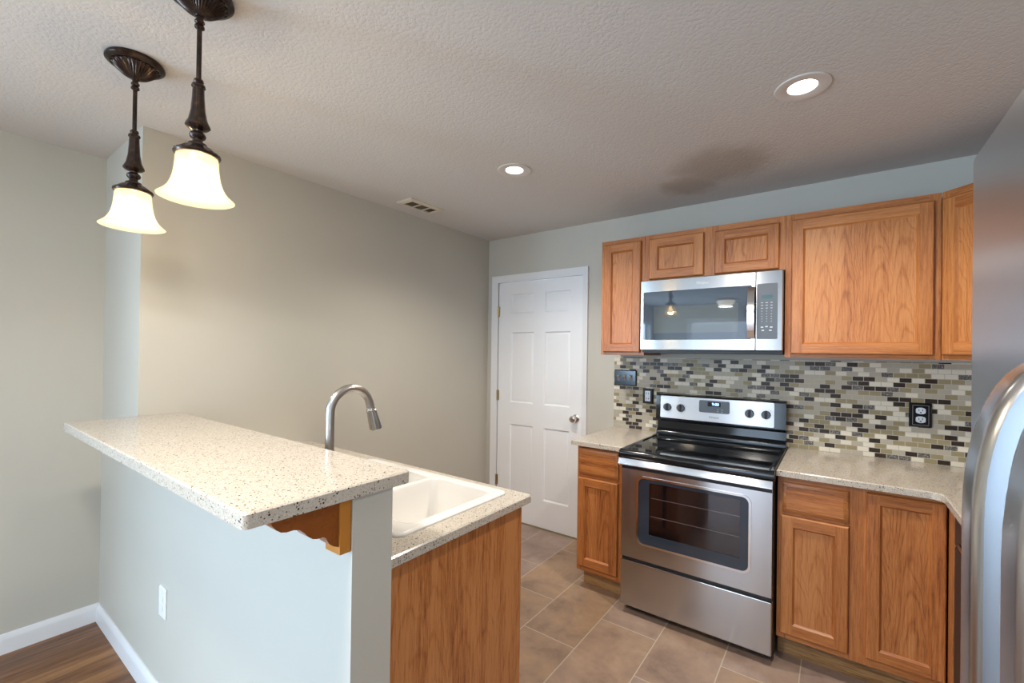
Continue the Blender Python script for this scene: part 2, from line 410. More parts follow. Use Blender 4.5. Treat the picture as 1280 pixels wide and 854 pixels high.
def plate(bm, loops, t0, t1, mp=XY, mi=0, bev=None):
    """slab between t0 and t1 with holes. bev = loops of the t1 face when its outer edge is eased, with depth"""
    a = fill(bm, loops, t0, mp, mi)
    if bev:
        top, d = bev
        mid = [[bm.verts.new(mp(p, q, t1 - d if t1 > t0 else t1 + d)) for p, q in lp] for lp in loops]
        b = fill(bm, top, t1, mp, mi)
        for x, y, z in zip(a, mid, b): bridge(bm, x, y, mi); bridge(bm, y, z, mi)
    else:
        b = fill(bm, loops, t1, mp, mi)
        for x, y in zip(a, b): bridge(bm, x, y, mi)
def prism(bm, poly, t0, t1, mp, mi=0):
    plate(bm, [poly], t0, t1, mp, mi)

ORG = {}
def link(name, bm, mats, parent=None, sharp=35, local=False):
    bmesh.ops.recalc_face_normals(bm, faces=bm.faces)
    me = bpy.data.meshes.new(name)
    org = ORG.get(parent.name) if parent else None
    if org and not local: bmesh.ops.translate(bm, vec=(-org[0], -org[1], -org[2]), verts=bm.verts)
    bm.to_mesh(me); bm.free()
    for m in (mats if isinstance(mats, (list, tuple)) else [mats]): me.materials.append(m)
    for p in me.polygons: p.use_smooth = True
    me.set_sharp_from_angle(angle=math.radians(sharp))
    o = bpy.data.objects.new(name, me); COL.objects.link(o)
    wn = o.modifiers.new('weighted_normal', 'WEIGHTED_NORMAL'); wn.keep_sharp = True
    if parent: o.parent = parent; ORG[o.name] = org
    return o
def B(): return bmesh.new()
def tag(o, label, cat, group=None):
    o['label'] = label; o['category'] = cat
    if group: o['group'] = group
    return o
def thing(name, label, cat, loc, group=None, rz=0):
    o = bpy.data.objects.new(name, None); o.empty_display_size = .1; COL.objects.link(o)
    o.location = loc; o.rotation_euler = (0, 0, rz); ORG[o.name] = tuple(loc)
    return tag(o, label, cat, group)
def solid(name, bm, mats, label, cat, base, group=None):
    """a thing that is one mesh, its origin at its base"""
    bmesh.ops.translate(bm, vec=(-base[0], -base[1], -base[2]), verts=bm.verts)
    o = link(name, bm, mats); o.location = base; ORG[o.name] = tuple(base)
    return tag(o, label, cat, group)
def struct(name, bm, mats, parent=None):
    o = link(name, bm, mats, parent)
    if not parent: o['kind'] = 'structure'; ORG[o.name] = (0, 0, 0)
    return o
def text_mesh(name, body, size, loc, rot, mat, parent, shear=0.0, width=None):
    cu = bpy.data.curves.new(name, 'FONT'); cu.body = body; cu.size = size; cu.align_x = 'CENTER'; cu.align_y = 'CENTER'
    cu.extrude = .0004; cu.shear = shear
    t = bpy.data.objects.new(name + '_curve', cu); COL.objects.link(t)
    dg = bpy.context.evaluated_depsgraph_get(); dg.update()
    me = bpy.data.meshes.new_from_object(t.evaluated_get(dg)); bpy.data.objects.remove(t)
    bpy.data.curves.remove(cu)
    xs = [v.co.x for v in me.vertices]
    if width and xs:
        k = width / (max(xs) - min(xs)); me.transform(Matrix.Diagonal((k, 1, 1, 1)))
    og = ORG[parent.name]
    me.transform(Matrix.Translation(Vector(loc) - Vector(og)) @ rot.to_4x4())
    me.materials.clear(); me.materials.append(mat); me.name = name
    o = bpy.data.objects.new(name, me); COL.objects.link(o); o.parent = parent; ORG[o.name] = og
    return o
FACE_Y = Matrix(((1, 0, 0), (0, 0, -1), (0, 1, 0)))   # text readable from -Y

# ------------------------------------------------------------------ room shell
bm = B(); box(bm, -.12, XR + .12, -2.40, .12, -.05, 0); struct('floor_kitchen', bm, floor_tile('vinyl_slate_tile'))
bm = B(); box(bm, XL - .12, XR + .12, YF - .12, -2.40, -.05, 0); struct('floor_dining', bm, laminate('laminate_brown'))
CANS = ((1.11, -1.114), (2.449, -1.117))
bm = B()
def holes_sq(s): return [rr(x - s, x + s, y - s, y + s, s * .999, 6) for x, y in CANS]
plate(bm, [rr(XL - .12, XR + .12, YF - .12, .12, 0)] + holes_sq(.068), H, H + .10)
struct('ceiling', bm, CEIL)
bm = B(); box(bm, -.12, 0, YR, 0, 0, H); struct('wall_left', bm, WALL)
bm = B(); box(bm, XL - .12, -.12, YR, YR + .12, 0, H); struct('wall_left_return', bm, WALL)
W3 = (-6.75, -4.75, .06, 2.12)
bm = B(); plate(bm, [rr(YF, YR, 0, H, 0), rr(*W3, 0)], XL - .12, XL, YZ); struct('wall_dining_left', bm, WALL)
DX0, DX1, DZ = .113, .965, 2.068
bm = B(); plate(bm, [[(-.12, 0), (DX0, 0), (DX0, DZ), (DX1, DZ), (DX1, 0), (XR + .12, 0), (XR + .12, H), (-.12, H)]], 0, .12, XZ); struct('wall_back', bm, WALL)
bm = B(); box(bm, XR, XR + .12, YF, 0, 0, H); struct('wall_right', bm, WALL)
W1, W2 = (.15, 1.75, .06, 2.12), (2.15, 3.15, .85, 2.08)  # the smaller window is unseen, added for brightness
bm = B(); plate(bm, [rr(XL - .12, XR + .12, 0, H, 0), rr(*W1, 0), rr(*W2, 0)], YF - .12, YF, XZ); struct('wall_front', bm, WALL)
bm = B(); box(bm, 0, 1.653, YR, -2.329, 0, 1.1089); struct('wall_half', bm, WALL)
for i, (x0, x1, z0, z1) in enumerate((W1, W2)):
    bm = B(); plate(bm, [rr(x0 - .07, x1 + .07, z0 - .07 if i else .002, z1 + .07, 0), rr(x0, x1, z0, z1, 0)], YF + .0, YF + .02, XZ); f = struct('window_%d' % (i + 1), bm, TRIM)
    bm = B(); xm = (x0 + x1) / 2
    box(bm, xm - .03, xm + .03, YF - .08, YF - .04, z0, z1); box(bm, x0, x1, YF - .075, YF - .045, z0, z0 + .05); box(bm, x0, x1, YF - .075, YF - .045, z1 - .05, z1)
    struct('window_sash', bm, TRIM, f)
bm = B(); plate(bm, [rr(W3[0] - .07, W3[1] + .07, .002, W3[3] + .07, 0), rr(*W3, 0)], XL, XL + .02, YZ); f = struct('window_3', bm, TRIM)
bm = B(); box(bm, XL - .05, XL - .02, -5.78, -5.72, W3[2], W3[3]); box(bm, XL - .05, XL - .02, W3[0], W3[1], W3[2], W3[2] + .05); box(bm, XL - .05, XL - .02, W3[0], W3[1], W3[3] - .05, W3[3])
struct('window_sash', bm, TRIM, f)
# baseboards with an eased top
def baseboard(name, pts_in, h=.092, t=.014):
    (ax, ay), (bx, by), nx, ny = pts_in
    bm = B(); d = Vector((bx - ax, by - ay, 0)); n = Vector((nx, ny, 0))
    sec = [(0, 0), (t, 0), (t, h - .028), (t * .8, h - .020), (t * .62, h - .008), (t * .35, h), (0, h)]
    rings = [[bm.verts.new(Vector((px, py, 0)) + n * s + Vector((0, 0, z))) for s, z in sec] for px, py in ((ax, ay), (bx, by))]
    bridge(bm, rings[0], rings[1]); bm.faces.new(rings[0]); bm.faces.new(rings[1])
    struct(name, bm, TRIM)
baseboard('baseboard_left', ((XL, -4.678), (XL, YR), 1, 0))
baseboard('baseboard_half', ((XL + .014, YR), (1.653, YR), 0, -1))
baseboard('baseboard_kitchen_left', ((0, -1.69), (0, -.02), 1, 0))
# door with casing
def casing():
    bm = B(); y = -.018; cw = .062
    ox0, ox1, oz = DX0 - .006 - cw + .01, DX1 + .006 + cw - .028, DZ + .006 + cw - .012
    ix0, ix1, iz = DX0 + .004, DX1 - .006, DZ - .004
    loopo = [(ox0, 0), (ox0, oz), (ox1, oz), (ox1, 0)]; loopi = [(ix0, 0), (ix0, iz), (ix1, iz), (ix1, 0)]
    def path(k, yy): return [bm.verts.new((o[0] + (i[0] - o[0]) * k, yy, o[1] + (i[1] - o[1]) * k)) for o, i in zip(loopo, loopi)]
    rows = [path(0, 0), path(0, y), path(.28, y), path(.42, y + .004), path(.8, y + .007), path(1, y + .008), path(1, 0)]
    for a, b in zip(rows, rows[1:]):
        for i in range(3): bm.faces.new((a[i], a[i + 1], b[i + 1], b[i]))
    return bm
struct('trim_1', casing(), TRIM)
def six_panel():
    bm = B(); x0, x1, z0, z1 = .122, .956, .012, 2.060; yf, yb = .004, .039
    xs = [x0, .258, .496, .606, .846, x1]
    zs = [z0, .236, .834, 1.022, 1.628, 1.790, 1.957, z1]
    g = [[bm.verts.new((x, yf, z)) for z in zs] for x in xs]
    pan = []
    for i in range(5):
        for j in range(7):
            f = bm.faces.new((g[i][j], g[i + 1][j], g[i + 1][j + 1], g[i][j + 1]))
            if i in (1, 3) and j in (1, 3, 5): pan.append(f)
    bmesh.ops.recalc_face_normals(bm, faces=bm.faces)
    for f in pan:
        if f.normal.y > 0: f.normal_flip()
    for f in bm.faces:
        if f.normal.y > 0: f.normal_flip()
    for th, dp in ((.013, -.014), (.005, 0), (.024, .010)):
        bmesh.ops.inset_individual(bm, faces=pan, thickness=th, depth=dp)
    b = [bm.verts.new((x, yb, z)) for x, z in ((x0, z0), (x1, z0), (x1, z1), (x0, z1))]
    bm.faces.new(b)
    def side(vs, p, q):
        bm.faces.new(vs + [q, p])
    side([g[i][0] for i in range(6)], b[0], b[1]); side([g[5][j] for j in range(8)], b[1], b[2])
    side([g[i][7] for i in range(5, -1, -1)], b[2], b[3]); side([g[0][j] for j in range(7, -1, -1)], b[3], b[0])
    return bm
dr = struct('door_1', six_panel(), DOORW)
bm = B()
kn = [(.031, 0), (.031, -.004), (.026, -.008), (.012, -.010), (.011, -.030), (.020, -.036), (.027, -.044), (.028, -.054), (.024, -.063), (.013, -.067), (.0125, -.064), (.004, -.064)]
rings = []
for r, y in kn: rings.append([bm.verts.new((.905 + r * math.cos(2 * math.pi * k / 24), .004 + y, .942 + r * math.sin(2 * math.pi * k / 24))) for k in range(24)])
for a, b in zip(rings, rings[1:]): bridge(bm, a, b)
bm.faces.new(rings[-1])
struct('door_knob', bm, CHROME, dr)
for z in (1.81, 1.075, .33):
    bm = B(); lathe(bm, [(.0065, z - .045), (.0065, z + .045)], (.119, -.006), 10, close=True); box(bm, .119, .135, -.001, .0035, z - .044, z + .044)
    struct('door_hinge', bm, BRASS, dr)
bm = B(); box(bm, DX0, DX1, 0, .12, -.002, .006); struct('trim_2', bm, simple('threshold', (.28, .22, .11), .5))

# ------------------------------------------------------------------ cabinet joinery (front faces -Y)
def door_bm(x0, x1, z0, z1, yb, yf, sw=.052, lip=.009, raised=False):
    bm = B(); ch = .007
    def loop(i, y): return [bm.verts.new((a, y, b)) for a, b in ((x0 + i, z0 + i), (x1 - i, z0 + i), (x1 - i, z1 - i), (x0 + i, z1 - i))]
    def ring(a, b):      # bottom, right, top, left
        for k, mi in ((0, 1), (1, 0), (2, 1), (3, 0)):
            f = bm.faces.new((a[k], a[(k + 1) % 4], b[(k + 1) % 4], b[k])); f.material_index = mi
    l0 = loop(0, yb); bm.faces.new(l0)
    l1 = loop(0, yf + .006); l2 = loop(ch * .4, yf + .002); l3 = loop(ch, yf)
    ring(l0, l1); ring(l1, l2); ring(l2, l3)
    # flat frame: stiles run full height, rails between
    o, s = ch, sw
    def q(a0, a1, b0, b1, mi):
        f = bm.faces.new([bm.verts.new((a, yf, b)) for a, b in ((a0, b0), (a1, b0), (a1, b1), (a0, b1))]); f.material_index = mi
    q(x0 + o, x0 + s, z0 + o, z1 - o, 0); q(x1 - s, x1 - o, z0 + o, z1 - o, 0)
    q(x0 + s, x1 - s, z0 + o, z0 + s, 1); q(x0 + s, x1 - s, z1 - s, z1 - o, 1)
    i0 = loop(s, yf); i1 = loop(s + .002, yf + .004); i2 = loop(s + lip, yf + .0115)
    ring(i0, i1); ring(i1, i2)
    f = bm.faces.new(i2); f.material_index = 2
    bmesh.ops.remove_doubles(bm, verts=bm.verts, dist=1e-5)
    return bm
def drawer_bm(x0, x1, z0, z1, yb, yf, bev=.016):
    bm = B()
    def loop(i, y): return [bm.verts.new((a, y, b)) for a, b in ((x0 + i, z0 + i), (x1 - i, z0 + i), (x1 - i, z1 - i), (x0 + i, z1 - i))]
    ls = [loop(0, yb), loop(0, yf + .009), loop(bev * .5, yf + .003), loop(bev, yf + .0015), loop(bev + .002, yf)]
    for a, b in zip(ls, ls[1:]): bridge(bm, a, b)
    bm.faces.new(ls[0]); bm.faces.new(ls[-1])
    for f in bm.faces: f.material_index = 0
    return bm
def face_frame_bm(x0, x1, z0, z1, yb, yf, stiles, rails):
    """stiles: x-ranges full height; rails: (x0,x1,z0,z1) between"""
    bm = B()
    for a, b in stiles: box(bm, a, b, yf, yb, z0, z1, 0, 0)
    for a, b, c, d in rails: box(bm, a, b, yf + .0004, yb, c, d, 0, 1)
    return bm
FR = .019
def carcass(parent, x0, x1, y0, y1, z0, z1, toe=0, mat=OAKV):
    bm = B()
    if toe:
        plate(bm, [[(y0, z0 + toe), (y1, z0 + toe), (y1, z1), (y0, z1)]], x0, x1, YZ)
    else: box(bm, x0, x1, y0, y1, z0, z1)
    return link('carcass', bm, mat, parent)

# upper cabinets -------------------------------------------------------------
def upper(label, x0, x1, z0, z1, doors, stiles, rails):
    t = thing('wall_cabinet', label, 'cabinet', ((x0 + x1) / 2, -.16, z0), 'oak wall cabinets')
    carcass(t, x0, x1, -.325 + FR, -.001, z0, z1)
    link('face_frame', face_frame_bm(x0, x1, z0, z1, -.325 + FR, -.325, stiles, rails), [OAKV, OAKH], t)
    for d in doors: link('door', door_bm(*d, -.325, -.345), OAK, t)
    return t
Z0, Z1 = 1.446, 2.204
upper('narrow single-door oak wall cabinet left of the microwave', 1.269, 1.566, Z0, Z1, [(1.290, 1.544, 1.464, 2.176)],
      [(1.269, 1.305), (1.530, 1.566)], [(1.305, 1.530, Z0, Z0 + .035), (1.305, 1.530, Z1 - .04, Z1)])
upper('short two-door oak wall cabinet directly above the microwave', 1.567, 2.334, 1.914, Z1, [(1.598, 1.922, 1.922, 2.175), (1.984, 2.307, 1.921, 2.169)],
      [(1.567, 1.615), (1.905, 2.0), (2.295, 2.334)], [(1.615, 1.905, 1.914, 1.945), (1.615, 1.905, Z1 - .05, Z1), (2.0, 2.295, 1.914, 1.945), (2.0, 2.295, Z1 - .05, Z1)])
upper('large square single-door oak wall cabinet right of the microwave', 2.335, 2.943, Z0, Z1, [(2.363, 2.917, 1.465, 2.170)],
      [(2.335, 2.380), (2.900, 2.943)], [(2.380, 2.900, Z0, Z0 + .035), (2.380, 2.900, Z1 - .05, Z1)])
# diagonal corner cabinet
t = thing('wall_cabinet', 'angled corner oak wall cabinet beside the refrigerator edge', 'cabinet', (2.944, -.325, Z0), 'oak wall cabinets', -math.pi / 4)
def dl(wx, wy):
    dx, dy = wx - 2.944, wy + .325; c = math.cos(math.pi / 4)
    return (c * dx - c * dy, c * dx + c * dy)
FLEN = .285 * math.sqrt(2)
bm = B(); c45 = FR
poly = [(0, FR), dl(2.944, -.001), dl(XR - .001, -.001), dl(XR - .001, -.610), (FLEN, FR)]
plate(bm, [poly], 0, Z1 - Z0); link('carcass', bm, OAKV, t, local=True)
hh = Z1 - Z0
link('face_frame', face_frame_bm(.002, FLEN, 0, hh, FR, 0, [(.002, .03), (FLEN - .03, FLEN)], [(.03, FLEN - .03, 0, .035), (.03, FLEN - .03, hh - .05, hh)]), [OAKV, OAKH], t, local=True)
link('door', door_bm(.012, FLEN - .012, .021, hh - .034, 0, -.02), OAK, t, local=True)

# base cabinets --------------------------------------------------------------
CZ = .886
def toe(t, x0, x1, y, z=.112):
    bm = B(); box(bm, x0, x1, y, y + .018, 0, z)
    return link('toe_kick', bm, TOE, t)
t = thing('base_cabinet', 'narrow oak base cabinet between white door and stove', 'cabinet', (1.41, -.3, 0), 'oak base cabinets')
carcass(t, 1.254, 1.567, -.603 + FR, -.001, .113, CZ - .0005)
link('face_frame', face_frame_bm(1.254, 1.567, .113, CZ - .0005, -.603 + FR, -.603, [(1.254, 1.285), (1.512, 1.567)], [(1.285, 1.512, .113, .16), (1.285, 1.512, .68, .71), (1.285, 1.512, .855, CZ - .0005)]), [OAKV, OAKH], t)
link('drawer', drawer_bm(1.268, 1.526, .708, .868, -.603, -.622), OAKH, t)
link('door', door_bm(1.264, 1.526, .144, .690, -.603, -.622, .05), OAK, t)
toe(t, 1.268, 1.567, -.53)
t = thing('base_cabinet', 'two-door oak base cabinet right of the stove with one drawer', 'cabinet', (2.63, -.3, 0), 'oak base cabinets')
carcass(t, 2.336, 2.929, -.603 + FR, -.001, .113, CZ - .0005)
link('face_frame', face_frame_bm(2.336, 2.929, .113, CZ - .0005, -.603 + FR, -.603, [(2.336, 2.375), (2.595, 2.690), (2.905, 2.929)],
     [(2.375, 2.595, .113, .16), (2.375, 2.595, .69, .73), (2.375, 2.595, .85, CZ - .0005), (2.690, 2.905, .113, .17), (2.690, 2.905, .85, CZ - .0005)]), [OAKV, OAKH], t)
link('drawer', drawer_bm(2.356, 2.610, .714, .856, -.603, -.622), OAKH, t)
link('door', door_bm(2.351, 2.612, .140, .700, -.603, -.622, .050), OAK, t)
link('door', door_bm(2.672, 2.926, .150, .866, -.603, -.622, .045), OAK, t)
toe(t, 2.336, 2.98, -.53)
# corner filler along the right-hand run
t = thing('corner_cabinet', 'blind corner oak cabinet between base cabinet and dishwasher', 'cabinet', (3.2, -.35, 0), 'oak base cabinets')
bm = B(); box(bm, 2.949, XR - .001, -.697, -.001, .113, CZ - .0005); link('carcass', bm, OAKV, t)
bm = B(); box(bm, 2.930, 2.949, -.697, -.6235, .113, CZ - .0005); link('filler_panel', bm, OAKV, t)
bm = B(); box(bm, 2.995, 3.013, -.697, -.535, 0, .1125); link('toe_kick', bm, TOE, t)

# countertops ----------------------------------------------------------------
def ctop(loops, top, z0, z1, mat=QUARTZ):
    bm = B(); plate(bm, loops, z0, z1, XY, 0, (top, .004)); return bm
def inset_poly(p, d):
    n = len(p); o = []
    A = sum(p[i][0] * p[(i + 1) % n][1] - p[(i + 1) % n][0] * p[i][1] for i in range(n)); sg = 1 if A > 0 else -1
    for i in range(n):
        a, b, c = Vector(p[i - 1]), Vector(p[i]), Vector(p[(i + 1) % n])
        u, v = (b - a).normalized(), (c - b).normalized()
        n1, n2 = Vector((-u.y, u.x)) * sg, Vector((-v.y, v.x)) * sg
        k = 1 + n1.dot(n2); m = (n1 + n2) / max(k, .2); o.append(tuple(b + m * d))
    return o
def top_thing(name, poly, z0, z1, label, holes=(), group=None):
    cx = sum(p[0] for p in poly) / len(poly); cy = sum(p[1] for p in poly) / len(poly)
    bm = ctop([poly] + list(holes), [inset_poly(poly, .004)] + list(holes), z0, z1)
    return solid(name, bm, QUARTZ, label, 'countertop', (cx, cy, z0), group)
CT, CB = .9146, .8861
top_thing('countertop', rr(1.223, 1.569, -.642, -.0005, .006, 3), CB, CT, 'small beige quartz countertop left of the stove', (), 'quartz countertops')
Lp = [(2.333, -.0005), (2.333, -.642), (2.868, -.642), (2.884, -.645), (2.897, -.653), (2.906, -.667), (2.909, -.684), (2.909, -1.345), (XR - .0005, -1.345), (XR - .0005, -.0005)]
top_thing('countertop', Lp, CB, CT, 'L-shaped beige quartz countertop right of the stove', (), 'quartz countertops')
SX0, SX1, SY0, SY1 = .715, 1.545, -2.222, -1.712
top_thing('countertop', rr(.0005, 1.627, -2.3285, -1.661, .012, 4), CB, CT, 'speckled quartz countertop around the white sink', [rr(SX0 + .02, SX1 - .02, SY0 + .02, SY1 - .02, .04)], 'quartz countertops')
top_thing('bar_countertop', rr(.0005, 1.658, -2.676, -2.276, .012, 4), 1.1093, 1.1413, 'raised speckled quartz bar top on the half wall')

# sink ------------------------------------------------------------------------
t = thing('sink', 'white double-bowl drop-in sink in the peninsula counter', 'sink', (1.13, -1.967, CT))
bm = B(); zr = CT + .011
bowls = [(.775, 1.165, -2.145, -1.760), (1.200, 1.500, -2.145, -1.760)]
def bl(b, i, r): return rr(b[0] + i, b[1] - i, b[2] + i, b[3] - i, r * .62, 6)
outer = [rr(SX0 - d, SX1 + d, SY0 - d, SY1 + d,   .026 + d, 6) for d in (0, .004, .004)]
top = fill(bm, [rr(SX0 + .006, SX1 - .006, SY0 + .006, SY1 - .006, .026, 6)] + [bl(b, -.014, .060) for b in bowls], zr, XY)
o1 = [bm.verts.new((x, y, zr - .002)) for x, y in outer[0]]; o2 = [bm.verts.new((x, y, zr - .006)) for x, y in outer[1]]; o3 = [bm.verts.new((x, y, CT + .0004)) for x, y in outer[2]]
bridge(bm, top[0], o1); bridge(bm, o1, o2); bridge(bm, o2, o3)
link('rim', bm, PORC, t)
for k, b in enumerate(bowls):
    bm = B(); prev = None
    for i, z, r in ((-.014, zr, .060), (-.006, zr - .003, .057), (-.001, zr - .012, .053), (.004, zr - .04, .05), (.016, zr - .15, .05), (.030, zr - .178, .045), (.055, zr - .19, .04)):
        lp = [bm.verts.new((x, y, z)) for x, y in bl(b, i, r)]
        if prev: bridge(bm, prev, lp)
        prev = lp
    bm.faces.new(prev)
    bo = link('bowl', bm, PORC, t)
    cx, cy = (b[0] + b[1]) / 2, (b[2] + b[3]) / 2
    bm = B(); lathe(bm, [(.044, zr - .1895), (.042, zr - .1865), (.030, zr - .188), (.002, zr - .1885)], (cx, cy), 24); link('drain', bm, NICKEL, bo)
# faucet
fx, fy = 1.149, -2.20
t = thing('faucet', 'brushed nickel gooseneck faucet rising behind the bar top', 'faucet', (fx, fy, zr))
zb = zr + .0004
bm = B(); lathe(bm, [(.030, zb), (.030, zb + .006), (.024, zb + .012), (.0205, zb + .02), (.0205, zb + .095), (.0165, zb + .102), (.016, zb + .11)], (fx, fy), 24, close=True); link('body', bm, NICKEL, t)
arc = [(fx, fy, zb + .10), (fx, fy, 1.16), (fx, fy, 1.215)]
cyz = (fy + .080, 1.236)
for i in range(0, 17):
    a = math.pi - math.radians(163.5) * i / 16
    arc.append((fx, cyz[0] + .080 * math.cos(a), cyz[1] + .080 * math.sin(a)))
arc.append((fx, arc[-1][1] + .006, arc[-1][2] - .0203))
bm = B(); tube(bm, arc, .0152, 16); link('spout', bm, NICKEL, t)
e = Vector(arc[-1]); d = (e - Vector(arc[-2])).normalized()
bm = B(); tube(bm, [e - d * .002, e + d * .005, e + d * .007, e + d * .02, e + d * .080, e + d * .085], [.0155, .0165, .0185, .019, .0245, .022], 18); link('spray_head', bm, simple('satin_nickel', (.55, .53, .51), .22, 1.0), t)
bm = B(); tube(bm, [(fx + .018, fy, zb + .07), (fx + .05, fy, zb + .075)], .011, 12); tube(bm, [(fx + .045, fy, zb + .075), (fx + .06, fy - .005, zb + .10), (fx + .075, fy - .01, zb + .125)], [.008, .006, .005], 10); link('handle', bm, NICKEL, t)

# sink cabinet ------------------------------------------------------------------
t = thing('sink_cabinet', 'oak peninsula sink cabinet with a plain end panel', 'cabinet', (.8, -2.0, 0))
bm = B(); box(bm, .002, 1.588, -2.328, -1.715, .1, .70); box(bm, .002, SX0 - .02, -2.328, -1.715, .70, CB - .0006); link('carcass', bm, OAKV, t)
bm = B(); plate(bm, [[(-2.328, 0), (-1.770, 0), (-1.770, .1), (-1.694, .1), (-1.694, CB - .0006), (-2.328, CB - .0006)]], 1.588, 1.602, YZ); link('end_panel', bm, OAKE, t)
bm = B()
box(bm, .002, .04, -1.715, -1.694, .1, CB - .0006); box(bm, 1.545, 1.588, -1.715, -1.694, .1, CB - .0006); box(bm, .04, 1.545, -1.715, -1.6944, .84, CB - .0006, 0, 1); box(bm, .04, 1.545, -1.715, -1.6944, .1, .14, 0, 1)
link('face_frame', bm, [OAKV, OAKH], t)
for x0, x1 in ((.05, .43), (.44, .80), (.81, 1.17), (1.18, 1.55)):
    bm = door_bm(x0, x1, .13, .85, 0, -.02); bmesh.ops.rotate(bm, cent=((x0 + x1) / 2, 0, 0), matrix=Matrix.Rotation(math.pi, 3, 'Z'), verts=bm.verts); bmesh.ops.translate(bm, vec=(0, -1.694, 0), verts=bm.verts)
    link('door', bm, OAK, t)
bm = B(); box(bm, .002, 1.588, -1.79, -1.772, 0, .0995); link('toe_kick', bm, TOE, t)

# corbel --------------------------------------------------------------------------
t = thing('corbel', 'scrolled orange wooden bracket under the bar top end', 'bracket', (1.62, -2.4415, .985))
CZT = 1.1088
prof = [(-2.621, CZT), (-2.617, 1.097), (-2.610, 1.087), (-2.600, 1.079), (-2.588, 1.0755), (-2.574, 1.0755), (-2.562, 1.072), (-2.552, 1.063), (-2.543, 1.052), (-2.533, 1.0435),
        (-2.521, 1.0395), (-2.509, 1.0395), (-2.502, 1.035), (-2.498, 1.026), (-2.492, 1.017), (-2.483, 1.010), (-2.471, 1.004), (-2.471, CZT)]
bm = B(); plate(bm, [prof], 1.606, 1.645, YZ)
CORB = simple('stained_corbel', (.28, .075, .010), .28)
link('bracket', bm, CORB, t)
bm = B(); box(bm, 1.590, 1.650, -2.471, YR - .0005, .985, CZT, .003); bp = link('back_plate', bm, simple('stained_pine', (.52, .20, .03), .3), t)

# ------------------------------------------------------------------ backsplash and wall plates
bm = B(); box(bm, 1.227, XR - .001, -.008, -.0005, CT + .0006, 1.430); solid('backsplash', bm, mosaic('glass_mosaic'), 'brown and cream mosaic tile backsplash above the countertops', 'backsplash', (2.3, -.004, CT + .0006))
YP = -.0085
def wall_plate(name, label, cat, x0, x1, z0, z1, group=None):
    t = thing(name, label, cat, ((x0 + x1) / 2, YP, z0), group)
    bm = B(); plate(bm, [rr(x0, x1, z0, z1, .004, 3)], YP, YP - .016, XZ, 0, ([rr(x0 + .006, x1 - .006, z0 + .006, z1 - .006, .003, 3)], .007)); link('plate', bm, BLPLATE, t)
    return t
def duplex(t, cx, cz, s=1.0, mat=WHITEB):
    for dz in (.0195, -.0195):
        bm = B(); z = cz + dz * s; w, h = .0165 * s, .0145 * s
        lp = [(cx + w * max(-1, min(1, 1.25 * math.cos(a))), z + h * math.sin(a)) for a in [2 * math.pi * i / 24 for i in range(24)]]
        lp2 = []
        for p in lp:
            if not lp2 or (abs(p[0] - lp2[-1][0]) + abs(p[1] - lp2[-1][1])) > 1e-5: lp2.append(p)
        plate(bm, [lp2], YP - .016, YP - .019, XZ); r = link('receptacle', bm, mat, t)
        bm = B(); yy = YP - .0193
        box(bm, cx - .0075 * s, cx - .0050 * s, yy, yy + .0005, z - .001, z + .007 * s); box(bm, cx + .0050 * s, cx + .0075 * s, yy, yy + .0005, z - .001, z + .007 * s); box(bm, cx - .003 * s, cx + .003 * s, yy, yy + .0005, z - .010 * s, z - .005 * s)
        link('slots', bm, BLACKM, r)
t = wall_plate('switch_plate', 'black three-switch plate on the tile left of the stove', 'switch', 1.233, 1.402, 1.224, 1.337)
for x in (1.271, 1.317, 1.363):
    bm = B(); box(bm, x - .012, x + .012, YP - .0175, YP - .016, 1.258, 1.303, .001); p = link('switch_yoke', bm, GREYP, t)
    bm = B(); plate(bm, [[(YP - .0176, 1.270), (YP - .0176, 1.291), (YP - .030, 1.297), (YP - .032, 1.290), (YP - .022, 1.278)]], x - .005, x + .005, YZ); link('toggle', bm, CHROME, p)
t = wall_plate('wall_outlet', 'black outlet beside the upper left corner of the stove panel', 'outlet', 1.449, 1.525, 1.107, 1.213, 'black framed outlets')
for zz in (1.178, 1.142):
    bm = B(); plate(bm, [rr(1.468, 1.506, zz - .0178, zz + .0178, .002, 2)], YP - .016, YP - .018, XZ); rc = link('receptacle', bm, WHITEB, t)
    bm = B(); box(bm, 1.477, 1.481, YP - .0185, YP - .018, zz - .005, zz + .006); box(bm, 1.491, 1.495, YP - .0185, YP - .018, zz - .005, zz + .006)
    link('slots', bm, BLACKM, rc)
t = wall_plate('wall_outlet', 'black duplex outlet with white receptacles above the right countertop', 'outlet', 2.868, 2.957, 1.098, 1.222, 'black framed outlets')
bm = B(); plate(bm, [rr(2.881, 2.944, 1.109, 1.211, .001, 2), rr(2.8825, 2.9425, 1.1105, 1.2095, .001, 2)], YP - .016, YP - .0172, XZ); link('gilt_line', bm, simple('thin_line', (.35, .30, .26), .4), t)
duplex(t, 2.9125, 1.160, 1.15)
# white outlet on the dining side of the half wall
t = thing('outlet_cover', 'white outlet cover low on the dining side of the half wall', 'outlet', (.387, YR, .375))
bm = B(); plate(bm, [rr(.350, .424, .377, .497, .004, 3)], YR - .0004, YR - .007, XZ, 0, ([rr(.354, .420, .381, .493, .003, 3)], .003)); link('plate', bm, WHITE, t)
for z in (.457, .418):
    bm = B(); plate(bm, [rr(.371, .403, z - .014, z + .014, .008, 4)], YR - .007, YR - .009, XZ); link('receptacle', bm, WHITE, t)

